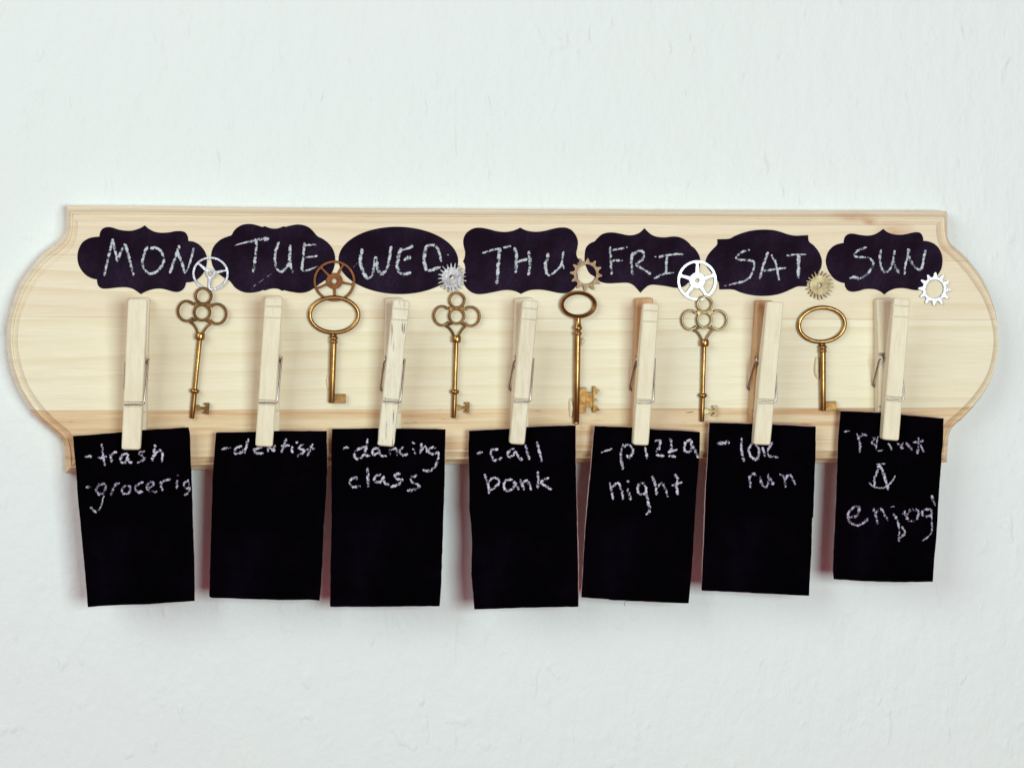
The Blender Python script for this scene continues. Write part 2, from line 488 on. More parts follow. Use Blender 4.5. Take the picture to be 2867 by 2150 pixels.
in_right = [(2621, 631), (2621, 634), (2621, 645), (2622, 660), (2627, 680), (2637, 697), (2655, 713), (2677, 733), (2691, 749), (2710, 772), (2729, 800),
            (2751, 835), (2769, 880), (2780, 925), (2781, 970), (2771, 1025), (2752, 1068), (2721, 1112), (2683, 1152), (2653, 1178), (2634, 1205),
            (2626, 1232), (2624, 1264)]
in_bot = [(2624, 1264), (2300, 1262), (1640, 1262), (1300, 1264), (900, 1272), (575, 1279), (216, 1288)]
in_left = [(216, 1288), (214, 1255), (208, 1230), (198, 1211), (176, 1192), (150, 1170), (127, 1146), (104, 1116), (80, 1078), (64, 1036), (55, 1000),
           (50, 962), (51, 926), (54, 902), (60, 877), (75, 839), (89, 812), (104, 786), (127, 759), (152, 737), (176, 719), (198, 698), (210, 677),
           (216, 653), (218, 635), (218, 620)]
def side(pts, n): return resample(spline(pts, step=4), n)
out_left = [(x+4*max(0, min(1, (130-x)/60)), y) for x, y in out_left]
outer, inner = [], []
for o_, i_, n in ((out_top, in_top, 60), (out_right, in_right, 90), (out_bot, in_bot, 60), (out_left, in_left, 110)):
    outer += side(o_, n)[:-1]; inner += side(i_, n)[:-1]
bm = bmesh.new()
DE = 0.0080                                       # depth of the routed outer ledge
O3 = [P(x, y, DE) for x, y in outer]; I3 = [P(x, y, T) for x, y in inner]
prof = [(0, 0.0), (0, 0.0066), (0.015, 0.0075), (0.05, 0.0080), (0.12, 0.0084), (0.2, 0.0090), (0.28, 0.0101), (0.36, 0.0116), (0.41, 0.0130),
        (0.435, 0.0139), (0.48, 0.0142), (0.53, 0.0141), (0.555, 0.0138), (0.575, 0.0134), (0.60, 0.0135), (0.75, 0.01425), (0.90, 0.0151), (0.95, 0.01545), (0.985, 0.0159), (1.0, 0.016)]
rings = []
for k, (s, d) in enumerate(prof):
    r = []
    for a, b in zip(O3, I3):
        p = a.lerp(b, s); r.append(bm.verts.new((p.x, -d if d > 0 else -0.0001, p.z)))
    rings.append(r)
for a, b in zip(rings, rings[1:]):
    n = len(a)
    for i in range(n): bm.faces.new((a[i], a[(i+1) % n], b[(i+1) % n], b[i]))
fill(bm, [rings[-1]]); fill(bm, [rings[0]])
board = build('wall_plaque', bm, M['board'], loc=Vector((0, 0, CAMZ)), smooth=math.radians(32))
tag(board, 'long pale pine plaque with rounded ends and routed edge hung on the wall', 'plaque')

# ------------------------------------------------------------------ chalk strokes
def stroke(bm, uvl, pts, w, d, jit, w_end=None, toP=None):
    """a chalk ribbon (pixels) lying d in front of the wall"""
    c = spline(pts, step=2.5)
    n = max(3, int(sum(math.dist(a, b) for a, b in zip(c, c[1:]))/2.2))
    c = resample(c, n)
    rows = []; acc = 0
    for i, p in enumerate(c):
        a, b = c[max(0, i-1)], c[min(n-1, i+1)]
        tx, ty = b[0]-a[0], b[1]-a[1]; l = math.hypot(tx, ty) or 1
        nx, ny = -ty/l, tx/l
        t = i/(n-1)
        ww = (w+((w_end if w_end else w)-w)*t)*0.5
        ww *= min(1, 0.55+3*min(t, 1-t)*n/12)
        k1, k2 = ww*(1+random.uniform(-jit, jit)), ww*(1+random.uniform(-jit, jit))
        if i: acc += math.dist(c[i-1], p)
        rows.append((bm.verts.new(toP(p[0]+nx*k1, p[1]+ny*k1, d)), bm.verts.new(toP(p[0]-nx*k2, p[1]-ny*k2, d)), acc))
    for (a, b, s), (c2, d2, s2) in zip(rows, rows[1:]):
        f = bm.faces.new((a, b, d2, c2))
        for lp, uv in zip(f.loops, ((s, 0), (s, 1), (s2, 1), (s2, 0))): lp[uvl].uv = (uv[0]*0.1, uv[1])

def chalk(name, strokes, frame, w, d, mats, parent, loc, jit=0.18, toP=P):
    x0, y0, k = frame
    bm = bmesh.new(); uvl = bm.loops.layers.uv.new('UVMap')
    for i, s in enumerate(strokes):
        ww, we, mi = w, None, 0
        if isinstance(s[0], dict):
            ww = s[0].get('w', w); we = s[0].get('e'); mi = s[0].get('m', 0); s = s[1:]
        nf = len(bm.faces)
        stroke(bm, uvl, [(x0+p[0]/k, y0+p[1]/k) for p in s], ww/k, d+0.00002*i, jit, we/k if we else None, toP)
        bm.faces.ensure_lookup_table()
        for f in bm.faces[nf:]: f.material_index = mi
    for v in bm.verts: v.co -= loc
    me = bpy.data.meshes.new(name); bm.to_mesh(me); bm.free()
    for m in mats: me.materials.append(m)
    o = bpy.data.objects.new(name, me); COL.objects.link(o); o.parent = parent
    return o

# ------------------------------------------------------------------ weekday labels
K = 4.148
FA, FB, FC, FD, FE, FF, FG = ((x, 540, K) for x in (0, 400, 800, 1250, 1600, 1950, 2250))
def shift(pts, dx): return [(p[0]+dx, *p[1:]) for p in pts]
lab_mon = [(1682,378,1),(1720,412),(1784,448),(1865,464),(1960,460),(2030,447),(2100,445),(2150,460),(2178,500),(2185,530),(2187,560,1),
  (2249,568),(2310,600),(2359,650),(2390,705),(2403,755),(2403,810),(2392,865),(2369,920),(2339,962),(2299,1000),(2259,1025),(2209,1038),(2160,1042,1),
  (2155,1070),(2140,1105),(2110,1135),(2070,1151),(2030,1151),(1980,1140),(1910,1120),(1850,1113),(1790,1118),(1730,1133),(1680,1153),(1635,1178,1),
  (1590,1145),(1540,1115),(1480,1100),(1420,1097),(1340,1103),(1260,1112),(1190,1112),(1150,1090),(1130,1050),(1125,1005,1),
  (1080,998),(1010,965),(950,905),(915,840),(900,770),(903,700),(920,640),(955,580),(1000,545),(1060,520),(1155,508,1),
  (1160,470),(1180,430),(1215,405),(1260,398),(1310,405),(1380,428),(1460,440),(1530,440),(1590,425),(1640,405)]
lab_tue = [(1230,362),(1290,368),(1340,382),(1390,398,1),(1415,388),(1440,398),(1490,413),(1550,416),(1600,404),(1630,390),(1655,396,1),(1720,380),(1800,368),
  (1879,380),(1939,410),(1989,460),(2029,505),(2089,535),(2159,590),(2209,660),(2232,740),(2229,830),(2207,905),(2167,970),(2110,1020),(2050,1060),(1989,1108),(1919,1147),(1859,1161),(1799,1162),
  (1700,1147),(1640,1132,1),(1615,1138),(1580,1120),(1530,1112),(1470,1118),(1420,1135),(1395,1130,1),(1340,1150),(1270,1160),(1200,1160),(1130,1140),(1070,1100),(1030,1050),
  (1003,1020),(955,995),(880,940),(820,870),(795,790),(793,720),(810,650),(850,590),(910,540),(980,510),(1030,492),(1050,455),(1092,408),(1155,373)]
lab_wed = [(1308+695*math.cos(a)-14*math.sin(a), 786-391*math.sin(a)+2*math.cos(a)) for a in [2*math.pi*i/40 for i in range(40)]]
lab_thu = [(857,405,1),(920,435),(990,450),(1070,452),(1150,440),(1250,415),(1330,403),(1400,408),(1460,440),(1505,500),(1527,570),(1520,640),(1508,700),(1517,745),(1543,785,1),
  (1522,830),(1512,890),(1522,960),(1525,1020),(1505,1080),(1460,1132),(1380,1165),(1300,1163),(1180,1138),(1080,1125),(980,1130),(920,1148),(865,1175,1),(800,1145),(720,1130),(640,1135),(540,1155),
  (450,1172),(370,1178),(300,1160),(240,1115),(205,1060),(198,1000),(210,930),(218,880),(210,830),(192,797,1),(212,750),(217,690),(205,640),(195,580),(203,520),(235,465),
  (290,425),(350,407),(420,408),(500,425),(590,447),(680,455),(760,445),(810,428)]
lab_fri = [(848,412,1),(890,455),(940,492),(1000,512),(1080,518),(1180,508),(1250,515),(1310,540),(1360,580),(1395,620,1),(1430,645),(1470,700),(1490,750),(1496,800),(1487,860),(1460,920),(1420,960),(1390,985,1),
  (1360,1040),(1310,1085),(1240,1105),(1180,1100),(1100,1085),(1000,1072),(940,1068),(890,1080),(850,1110),(800,1162,1),(760,1115),(720,1075),(670,1050),(620,1045),(540,1048),(460,1052),(400,1050),
  (340,1035),(310,1010),(265,972,1),(210,935),(175,870),(155,800),(154,720),(165,650),(190,610),(230,580),(270,565,1),(310,520),(360,480),(430,462),(500,463),(570,475),(650,492),(720,490),(790,465)]
lab_sat = [(810,428),(900,435),(980,455),(1070,485),(1150,498),(1230,495),(1298,492,1),(1299,535),(1312,572),(1360,610),(1410,670),(1445,740),(1457,800),(1447,870),(1412,930),(1360,985),(1295,1035),(1282,1088,1),
  (1230,1087),(1170,1090),(1110,1115),(1020,1155),(920,1185),(820,1197),(720,1197),(620,1185),(520,1160),(440,1128),(380,1122),(265,1124,1),(262,1080),(253,1035),(215,980),(150,900),(115,850),(105,800),(120,750),
  (150,700),(200,645),(238,605),(243,575),(240,540,1),(310,538),(385,532),(450,500),(540,465),(640,440),(730,430)]
lab_sun = [(925,420,1),(970,455),(1030,478),(1110,488),(1190,480),(1270,462),(1330,458),(1365,475),(1385,515),(1392,558,1),(1450,565),(1520,595),(1570,645),(1605,720),(1613,800),(1600,880),(1560,950),(1500,1010),(1440,1040),(1400,1050,1),
  (1395,1085),(1370,1118),(1330,1132),(1270,1128),(1190,1112),(1110,1108),(1040,1120),(980,1148),(937,1182,1),(895,1150),(840,1125),(780,1117),(710,1120),(640,1140),(570,1150),(515,1135),(485,1095),(475,1048,1),
  (430,1040),(370,1010),(320,960),(280,890),(258,810),(265,740),(290,680),(340,625),(400,595),(465,582,1),(470,540),(490,500),(530,477),(580,475),(660,490),(740,497),(810,488),(870,460)]
DS = T+0.00025
LABELS = [
 ('MON', FA, lab_mon, 'black bracket shaped chalk label reading MON at the left end of the plaque',
  [[(1210,965),(1250,780),(1312,535)],[(1315,560),(1340,690),(1365,800)],[(1365,800),(1405,690),(1452,592)],[(1455,595),(1500,760),(1550,960)],
   [(1715,625),(1680,690),(1655,790),(1672,880),(1730,940),(1800,925),(1860,880),(1900,800),(1895,730),(1860,670),(1810,640),(1745,648)],
   [(1974,935),(2019,800),(2084,610)],[(2062,690),(2100,780),(2152,935)],[{'w':24,'e':34},(2162,920),(2204,820),(2249,640)]]),
 ('TUE', FB, lab_tue, 'black chalk label with two round humps top and bottom reading TUE',
  [[{'w':12,'e':52},(1065,612),(1180,580),(1300,555),(1465,530)],[(1320,560),(1305,750),(1282,925)],
   [(1580,570),(1540,690),(1535,800),(1560,890),(1610,915),(1660,870),(1700,800),(1712,605)],[(1702,700),(1715,830),(1742,930)],
   [(1880,580),(1865,720),(1845,900)],[{'w':24},(1890,615),(1950,603),(2020,602)],[{'w':16,'e':32},(1880,752),(1960,742),(2030,735)],[{'w':28,'e':18},(1850,908),(1920,898),(2030,855)],
   [{'w':7,'m':1},(1500,935),(1380,1020),(1290,1085),(1258,1135)]]),
 ('WED', FC, lab_wed, 'plain oval black chalk label reading WED',
  [[{'w':46},(885,650),(868,780),(890,900),(945,1000)],[(945,1000),(992,975),(1020,880),(1045,740)],[{'w':44},(1047,745),(1070,880),(1110,955)],[(1110,955),(1170,890),(1202,780),(1225,620)],
   [{'w':46},(1345,640),(1310,740),(1297,850),(1312,925)],[{'w':20,'e':48},(1362,665),(1480,618)],[{'w':30,'e':60},(1372,785),(1450,738)],[{'w':40},(1312,925),(1370,948),(1455,922)],
   [{'w':46},(1625,635),(1608,780),(1632,905)],[{'w':34},(1615,632),(1690,605),(1750,625),(1785,700),(1806,800)],[{'w':40},(1650,910),(1720,890),(1800,865)],
   [{'w':10},(1872,720),(1896,721)],[{'w':5,'m':1},(780,870),(810,840),(840,800)]]),
 ('THU', FD, lab_thu, 'black wavy sided rectangular chalk label reading THU',
  [[{'w':22,'e':36},(400,705),(520,668),(640,642),(750,620)],[{'w':46},(625,650),(605,800),(592,1000)],[{'w':50,'m':1},(590,1000),(585,1060)],
   [{'w':42},(790,635),(812,740),(802,930)],[{'w':36},(815,800),(880,785),(942,768)],[{'w':44,'e':34},(957,678),(970,790),(963,900),(948,958)],
   [{'w':40},(1167,695),(1180,750),(1148,830),(1165,930),(1200,965)],[{'w':28},(1200,965),(1280,900),(1335,830),(1360,680)],[{'w':24},(1345,820),(1365,885)]]),
 ('FRI', FE, lab_fri, 'black spiked chalk label with stepped round ends reading FRI',
  [[{'w':32},(452,625),(455,780),(467,950)],[{'w':22,'e':36},(465,670),(560,650),(650,633)],[{'w':32},(470,790),(600,786)],
   [{'w':36},(707,690),(695,820),(713,955)],[{'w':34},(712,725),(760,688),(808,672),(840,705),(828,765),(745,832)],[{'w':30,'e':44},(748,838),(830,890),(920,945)],
   [{'w':36,'e':20},(1010,750),(1110,726),(1220,712),(1300,718)],[{'w':34},(1110,740),(1100,850),(1100,930)],[{'w':34,'e':20},(955,995),(1060,948),(1190,925)],[{'w':16},(965,743),(985,743)]]),
 ('SAT', FF, lab_sat, 'black oval chalk label with four square corners reading SAT',
  [[{'w':30},(620,665),(550,680),(480,725),(470,770),(540,782),(635,788),(672,830),(650,920),(590,1010),(480,1045)],[{'w':30,'e':14,'m':1},(480,1045),(400,1065),(320,1082)],
   [{'w':36},(832,688),(790,800),(735,1005)],[{'w':34,'e':28},(870,720),(920,820),(960,1015)],[{'w':34,'e':24},(780,908),(900,890),(1045,870)],
   [{'w':30,'e':16},(1048,730),(1150,718),(1275,715)],[{'w':44},(1190,725),(1186,850),(1182,992)]]),
 ('SUN', FG, lab_sun, 'black bracket shaped chalk label reading SUN at the right end of the plaque',
  [[{'w':30},(735,635),(640,665),(590,715),(620,745),(700,748)],[{'w':30,'m':1},(700,748),(770,760)],[{'w':30},(770,760),(810,812),(788,880),(720,960),(620,1010)],[{'w':44,'e':30},(640,985),(580,985),(525,998)],
   [{'w':32},(900,660),(885,750),(905,880),(958,920),(1010,870),(1040,780),(1060,670)],[{'w':34,'m':1},(1042,760),(1070,880),(1140,945)],
   [{'w':30},(1168,950),(1185,830),(1212,720)],[{'w':50,'e':40},(1220,650),(1215,720)],[{'w':40,'m':1},(1215,730),(1260,820),(1320,888)],[{'w':34},(1320,890),(1370,880),(1395,750),(1420,665)]]),
]
for word, fr, outl, text, strokes in LABELS:
    pts = spline([(fr[0]+p[0]/K, fr[1]+p[1]/K, *p[2:]) for p in outl], True, 3.0)
    cx = sum(p[0] for p in pts)/len(pts); cy = sum(p[1] for p in pts)/len(pts)
    loc = P(cx, cy, T)
    bm = bmesh.new()
    slab(bm, [pts], T+0.00003, DS, 0, lambda u, v, d: P(u, v, d))
    o = build('chalkboard_label', bm, M['vinyl'], loc=loc)
    tag(o, text, 'label', 'weekday chalk labels along the top of the plaque')
    chalk('chalk_word', strokes, fr, 36, DS+0.00006, [M['chalk'], M['chalk_faint']], o, loc)

# ------------------------------------------------------------------ gears
U = 1/K/6000.0                                      # one zoomed photo pixel in metres on the plaque
def circle(r, n=64, cx=0, cy=0): return [(cx+r*math.cos(2*math.pi*i/n), cy+r*math.sin(2*math.pi*i/n)) for i in range(n)]
def ring_gear(a0, tip, root, hole, n=12):
    lp = []
    for i in range(n):
        a = math.radians(a0)+2*math.pi*i/n
        jr = random.uniform(0.97, 1.02)
        for da, r in ((-0.26, root), (-0.17, root*1.02), (-0.075, tip*0.95), (-0.03, tip*0.995), (0.03, tip), (0.07, tip*0.94), (0.16, root*1.02)):
            lp.append((r*(jr if r > root*1.1 else 1)*math.cos(a+da), r*(jr if r > root*1.1 else 1)*math.sin(a+da)))
    return [lp, circle(hole, 48)]
def spike_gear(a0, tip, root, hole, n=20):
    lp = []
    for i in range(n):
        a = math.radians(a0)+2*math.pi*i/n
        tt = tip*random.uniform(0.95, 1.02); ja = random.uniform(-0.02, 0.02)
        w = math.pi/n
        for da, r in ((-0.92*w, root), (-0.55*w, root*1.03), (-0.24*w+ja, tt*0.96), (ja, tt), (0.24*w+ja, tt*0.96), (0.55*w, root*1.03)):
            lp.append((r*math.cos(a+da), r*math.sin(a+da)))
    return [lp, circle(hole, 24)]
def wheel5(angs, R, rim, hub, hole, sw):
    lps = [circle(R, 80), circle(hole, 24)]
    angs = sorted(math.radians(a) for a in angs)
    ri = R-rim
    for i in range(5):
        a, b = angs[i], angs[(i+1) % 5]+(2*math.pi if i == 4 else 0)
        h0, h1 = sw/2/hub, sw/2/ri
        lp = [(ri*math.cos(t), ri*math.sin(t)) for t in [a+h1*1.6+(b-a-3.2*h1)*j/14 for j in range(15)]]
        lp += [((ri-sw*.5)*math.cos(b-h1), (ri-sw*.5)*math.sin(b-h1))]
        lp += [(hub*math.cos(t), hub*math.sin(t)) for t in [b-h0*1.3-(b-a-2.6*h0)*j/8 for j in range(9)]]
        lp += [((ri-sw*.5)*math.cos(a+h1), (ri-sw*.5)*math.sin(a+h1))]
        lps.append(lp)
    return lps
def wheel3(angs, R, rim, hub, hole):
    lps = [circle(R, 80), circle(hole, 24)]
    angs = sorted(math.radians(a) for a in angs); ri = R-rim
    for i in range(3):
        a, b = angs[i], angs[(i+1) % 3]+(2*math.pi if i == 2 else 0)
        m, hw = (a+b)/2, (b-a)/2
        lp = [(ri*math.cos(t), ri*math.sin(t)) for t in [m+hw*0.935*(1-2*j/20) for j in range(21)]][::-1]
        inn = []
        for j in range(1, 22):
            t = 1-2*j/22
            r = hub+(ri-hub)*abs(t)**9
            inn.append((r*math.cos(m+hw*0.93*t), r*math.sin(m+hw*0.93*t)))
        lps.append(lp+inn)
    return lps

GG = 'small metal cogs glued between the weekday labels'
def gear(name, px, py, loops, mat, d0, th, label, tilt=0.0, chamf=0.00012, sz=1.0, hubplug=None, edge=None):
    lp = [[(u*U, v*U*sz) for u, v in l] for l in loops]
    bm = bmesh.new()
    slab(bm, lp, d0, d0+th, chamf, lambda u, v, d: Vector((u, -d, v)), side_mat=1 if edge else 0)
    o = build(name, bm, [mat, edge] if edge else mat)
    o.location = P(px, py, T+d0)
    o.location.y = -T
    o.rotation_euler = (tilt, 0, 0)
    tag(o, label, 'cog', GG)
    return o
D0, TH = 0.00032, 0.0009
gear('spoked_wheel', 589.7, 766, wheel3([138, 12, 264], 205, 27, 56, 27), M['silver'], D0, TH,
     'thin silver wheel with three spokes between MON and TUE labels', sz=0.93)
gear('spoked_wheel', 936.2, 787, wheel5([134, 62, 349, 271, 204], 240, 29, 95, 30, 24), M['copper'], D0, TH,
     'dark copper wheel with five spokes between TUE and WED labels', sz=0.98)
g = gear('spur_gear', 1265.3, 777.5, spike_gear(4, 174, 118, 30), M['silver_pit'], D0, TH,
     'silver sunburst cog with many thin teeth between WED and THU labels')
gear('ring_gear', 1641, 768, ring_gear(85, 196, 148, 113), M['bronze'], D0, TH,
     'bronze ring cog with pointed teeth beside the THU label', edge=M['copper'])
gear('spoked_wheel', 1950.8, 785.4, wheel5([90, 164, 17, 303, 232], 238, 33, 95, 26, 36), M['silver'], D0, TH,
     'bright silver wheel with five spokes between FRI and SAT labels')
gear('spur_gear', 2293.5, 799, spike_gear(9, 174, 118, 26, 21), M['oldgold'], D0, TH,
     'pale brass sunburst cog with many thin teeth between SAT and SUN labels', edge=M['oldgold_edge'])
gear('ring_gear', 2615, 809.5, ring_gear(88, 202, 146, 113), M['silver'], D0, TH,
     'bright silver ring cog with pointed teeth at the corner of the SUN label')

# ------------------------------------------------------------------ keys
KG = 'antique keys glued between the clothespins'
def place_key(root, a_px, b_px, a_loc, b_loc, d):
    """move a key modelled in local x/z so that its two axis points meet two points of the plaque"""
    A, B = P(*a_px, d), P(*b_px, d)
    v, l = B-A, b_loc-a_loc
    s = Vector((v.x, v.z)).length/Vector((l.x, l.z)).length
    ang = math.atan2(-v.x, -v.z)-math.atan2(-l.x, -l.z)     # both point down
    root.scale = (s, s, s)
    rot = Matrix.Rotation(ang, 3, 'Y') @ Matrix.Rotation(math.radians(0.75), 3, 'X')
    root.rotation_euler = rot.to_euler()
    bq = rot @ (b_loc*s)
    root.location = (B.x-bq.x, -T-bq.y*0, B.z-bq.z)
    root.location.y = -T-0.00005-bq.y

def kz(x, y, ox, oy): return ((x-ox)*U, -(y-oy)*U)

def trefoil(mat, matbit):
    OX, OY = 993, 170
    root = empty('skeleton_key', (0, 0, 0))
    q = lambda x, y: kz(x, y, OX, OY)
    bm = bmesh.new()
    yc = -0.0010
    sec = lambda w, d: oval(w*U, d, yc)
    ring(bm, *q(993, 170), 86*U, 86*U, sec(15, 0.00075))
    ring(bm, *q(990, 353), 86*U, 86*U, sec(15, 0.00077))
    ring(bm, *q(822, 349), 97*U, 110*U, sec(15, 0.00073), 42, 322)
    ring(bm, *q(1158, 357), 97*U, 110*U, sec(15, 0.00073), -142, 138)
    lp = [q(*p) for p in ((905, 240), (930, 245), (993, 262), (1060, 245), (1085, 240), (1090, 270), (1062, 300), (1040, 282), (990, 270), (945, 285), (925, 305), (900, 275))]
    slab(bm, [lp], 0.0004, 0.00155, 0.00008, lambda u, v, d: Vector((u, -d, v)))
    for pts in (((868, 468), (905, 492), (937, 535), (960, 590)), ((1096, 472), (1068, 492), (1032, 540), (1008, 590)),
                ((868, 466), (915, 445), (938, 436)), ((1096, 470), (1065, 445), (1040, 436))):
        c = resample(spline(list(pts), step=8), 12)
        tube(bm, [(q(*p)[0], yc, q(*p)[1]) for p in c], 14*U, 8)
    build('bow', bm, mat, root, smooth=math.radians(40))
    bm = bmesh.new()
    x0, z0 = q(987, 578); x1, z1 = q(984, 660)
    lathe(bm, [(0, 44*U), (0.08, 50*U), (0.2, 54*U), (0.8, 54*U), (0.92, 50*U), (1, 42*U)], x0, z0, x1, z1, -0.0017)
    build('collar', bm, M['brass_rod'], root, smooth=math.radians(40))
    bm = bmesh.new()
    x0, z0 = q(984, 650); x1, z1 = q(956, 1535)
    prof = [(0, 27), (0.6, 26), (0.622, 27), (0.63, 45), (0.638, 52), (0.652, 55), (0.667, 52), (0.678, 45), (0.685, 30), (0.70, 29), (0.84, 29), (0.99, 27), (1.0, 24)]
    lathe(bm, [(t, r*U) for t, r in prof], x0, z0, x1, z1, -0.00125)
    build('shaft', bm, M['brass_rod'], root, smooth=math.radians(50))
    bm = bmesh.new()
    lp = [q(*p) for p in ((970, 1386), (1030, 1383), (1033, 1400), (1100, 1397), (1103, 1380), (1080, 1378), (1080, 1352), (1139, 1350), (1137, 1477),
                          (1078, 1475), (1078, 1452), (1101, 1450), (1101, 1430), (1033, 1430), (1030, 1442), (968, 1445))]
    slab(bm, [lp], 0.0007, 0.0018, 0.0001, lambda u, v, d: Vector((u, -d, v)))
    build('bit', bm, matbit, root)
    a, b = q(993, 170), q(956, 1535)
    return root, Vector((a[0], 0, a[1])), Vector((b[0], 0, b[1]))

def copy_thing(root):
    r = root.copy(); COL.objects.link(r)
    for ch in list(root.children):
        c = ch.copy(); COL.objects.link(c); c.parent = r
    return r

tk, ka, kb = trefoil(M['brass'], M['brass'])
TKEYS = [((1279.4, 841), (1270.3, 1170), 'brass key with trefoil bow below the silver sunburst cog'),
         ((570, 829), (537.5, 1171), 'leaning brass key with trefoil bow below the three spoked silver wheel'),
         ((1972, 852), (1965, 1180), 'pale trefoil bow brass key below the five spoked silver wheel')]
for i, (a, b, text) in enumerate(TKEYS):
    o = tk if i == 0 else copy_thing(tk)
    place_key(o, a, b, ka, kb, T+0.0012)
    tag(o, text, 'key', KG)
    if i == 2:
        for ch in o.children:
            if ch.name.split('.')[0] in ('bow', 'bit'):
                ch.data = ch.data.copy(); ch.data.materials[0] = M['brass_lit']

def oval_key(mat):
    OX, OY = 1060, 340
    root = empty('skeleton_key', (0, 0, 0)); q = lambda x, y: kz(x, y, OX, OY)
    bm = bmesh.new()
    ring(bm, 0, 0, 280*U, 203*U, oval(25*U, 0.00098, -0.0012, 12), n=72)
    build('bow', bm, M['brass_rod'], root, smooth=math.radians(60))
    bm = bmesh.new()
    x0, z0 = q(1057, 562); x1, z1 = q(1053, 672)
    lathe(bm, [(t, r*U) for t, r in ((0, 30), (0.12, 36), (0.24, 38), (0.28, 46), (0.36, 51), (0.48, 51), (0.56, 44), (0.60, 40), (0.68, 42), (0.72, 49), (0.84, 50), (0.93, 46), (1, 38))], x0, z0, x1, z1, -0.00155)
    build('collar', bm, M['brass_rod'], root, smooth=math.radians(60))
    bm = bmesh.new()
    x0, z0 = q(1053, 665); x1, z1 = q(1030, 1360)
    lathe(bm, [(0, 38*U), (0.5, 37.5*U), (0.985, 36*U), (1, 33*U)], x0, z0, x1, z1, -0.0016)
    build('shaft', bm, M['brass_rod'], root, smooth=math.radians(50))
    bm = bmesh.new()
    lp = [q(*p) for p in ((1040, 1260), (1196, 1258), (1194, 1361), (1036, 1361))]
    slab(bm, [lp], 0.0006, 0.0022, 0.0001, lambda u, v, d: Vector((u, -d, v)))
    lp2 = [q(*p) for p in ((1045, 1274), (1182, 1272), (1181, 1352), (1042, 1352))]
    build('bit', bm, mat, root)
    a, b = q(1060, 340), q(1031, 1361)
    return root, Vector((a[0], 0, a[1])), Vector((b[0], 0, b[1]))
ok_, oa, ob = oval_key(M['brass'])
for i, (a, b, text) in enumerate((((935.5, 882), (928.3, 1128), 'brass key with large oval bow below the dark copper wheel'),
                                  ((2301, 909), (2304, 1149.5), 'brass key with large oval bow below the pale brass sunburst cog'))):
    o = ok_ if i == 0 else copy_thing(ok_)
    place_key(o, a, b, oa, ob, T+0.0015)
    tag(o, text, 'key', KG)

def flat_oval_key(mat):
    OX, OY = 992, 220
    root = empty('skeleton_key', (0, 0, 0)); q = lambda x, y: kz(x, y, OX, OY)
    bm = bmesh.new()
    # flat band with a thin raised outer lip and a sunk inner slope
    sec = [(0, -0.0004), (3*U, -0.0010), (0, -0.0021), (-8*U, -0.00215), (-14*U, -0.0018), (-40*U, -0.0014), (-44*U, -0.0012), (-44*U, -0.0005)]
    ring(bm, 0, 0, 215*U, 160*U, sec, n=72)
    build('bow', bm, mat, root, smooth=math.radians(35))
    bm = bmesh.new()
    x0, z0 = q(986, 375); x1, z1 = q(981, 578)
    pr = ((0, 34), (0.12, 33), (0.3, 35), (0.42, 42), (0.5, 51), (0.58, 54), (0.64, 50), (0.69, 38), (0.73, 34), (0.77, 38), (0.81, 50), (0.87, 53), (0.93, 50), (0.97, 40), (1, 37))
    lathe(bm, [(t, r*U) for t, r in pr], x0, z0, x1, z1, -0.0015)
    build('collar', bm, M['brass_rod'], root, smooth=math.radians(60))
    bm = bmesh.new()
    x0, z0 = q(981, 570); x1, z1 = q(968, 1606)
    lathe(bm, [(0, 37*U), (0.5, 37*U), (0.974, 36*U), (0.978, 32*U), (0.984, 33*U), (0.99, 35*U), (1, 30*U)], x0, z0, x1, z1, -0.0016)
    build('shaft', bm, M['brass_rod'], root, smooth=math.radians(50))
    bm = bmesh.new()
    to = lambda u, v, d: Vector((u, -d, v))
    slab(bm, [[q(*p) for p in ((985, 1186), (1082, 1180), (1078, 1476), (980, 1478))]], 0.0006, 0.0023, 0.00012, to)
    slab(bm, [[q(*p) for p in ((1070, 1236), (1172, 1234), (1168, 1416), (1070, 1416))]], 0.0007, 0.00165, 0.0001, to)
    lp = [(1162, 1186), (1168, 1166), (1190, 1166), (1198, 1195), (1212, 1194), (1222, 1206), (1240, 1210), (1236, 1226), (1222, 1228), (1216, 1252), (1196, 1258),
          (1178, 1270), (1180, 1312), (1214, 1318), (1214, 1334), (1180, 1340), (1176, 1382), (1192, 1398), (1218, 1402), (1228, 1426), (1240, 1436),
          (1238, 1452), (1218, 1454), (1194, 1462), (1190, 1476), (1166, 1474), (1160, 1452)]
    slab(bm, [[q(*p) for p in lp]], 0.0006, 0.0021, 0.00004, to)
    build('bit', bm, mat, root)
    a, b = q(992, 220), q(969, 1608)
    return root, Vector((a[0], 0, a[1])), Vector((b[0], 0, b[1]))
fk, fa, fb = flat_oval_key(M['brass'])
place_key(fk, (1380+992/K, 800+220/K), (1380+969/K, 800+1608/K), fa, fb, T+0.0015)
tag(fk, 'longest brass key with flat oval bow and big fancy bit below the bronze cog', 'key', KG)

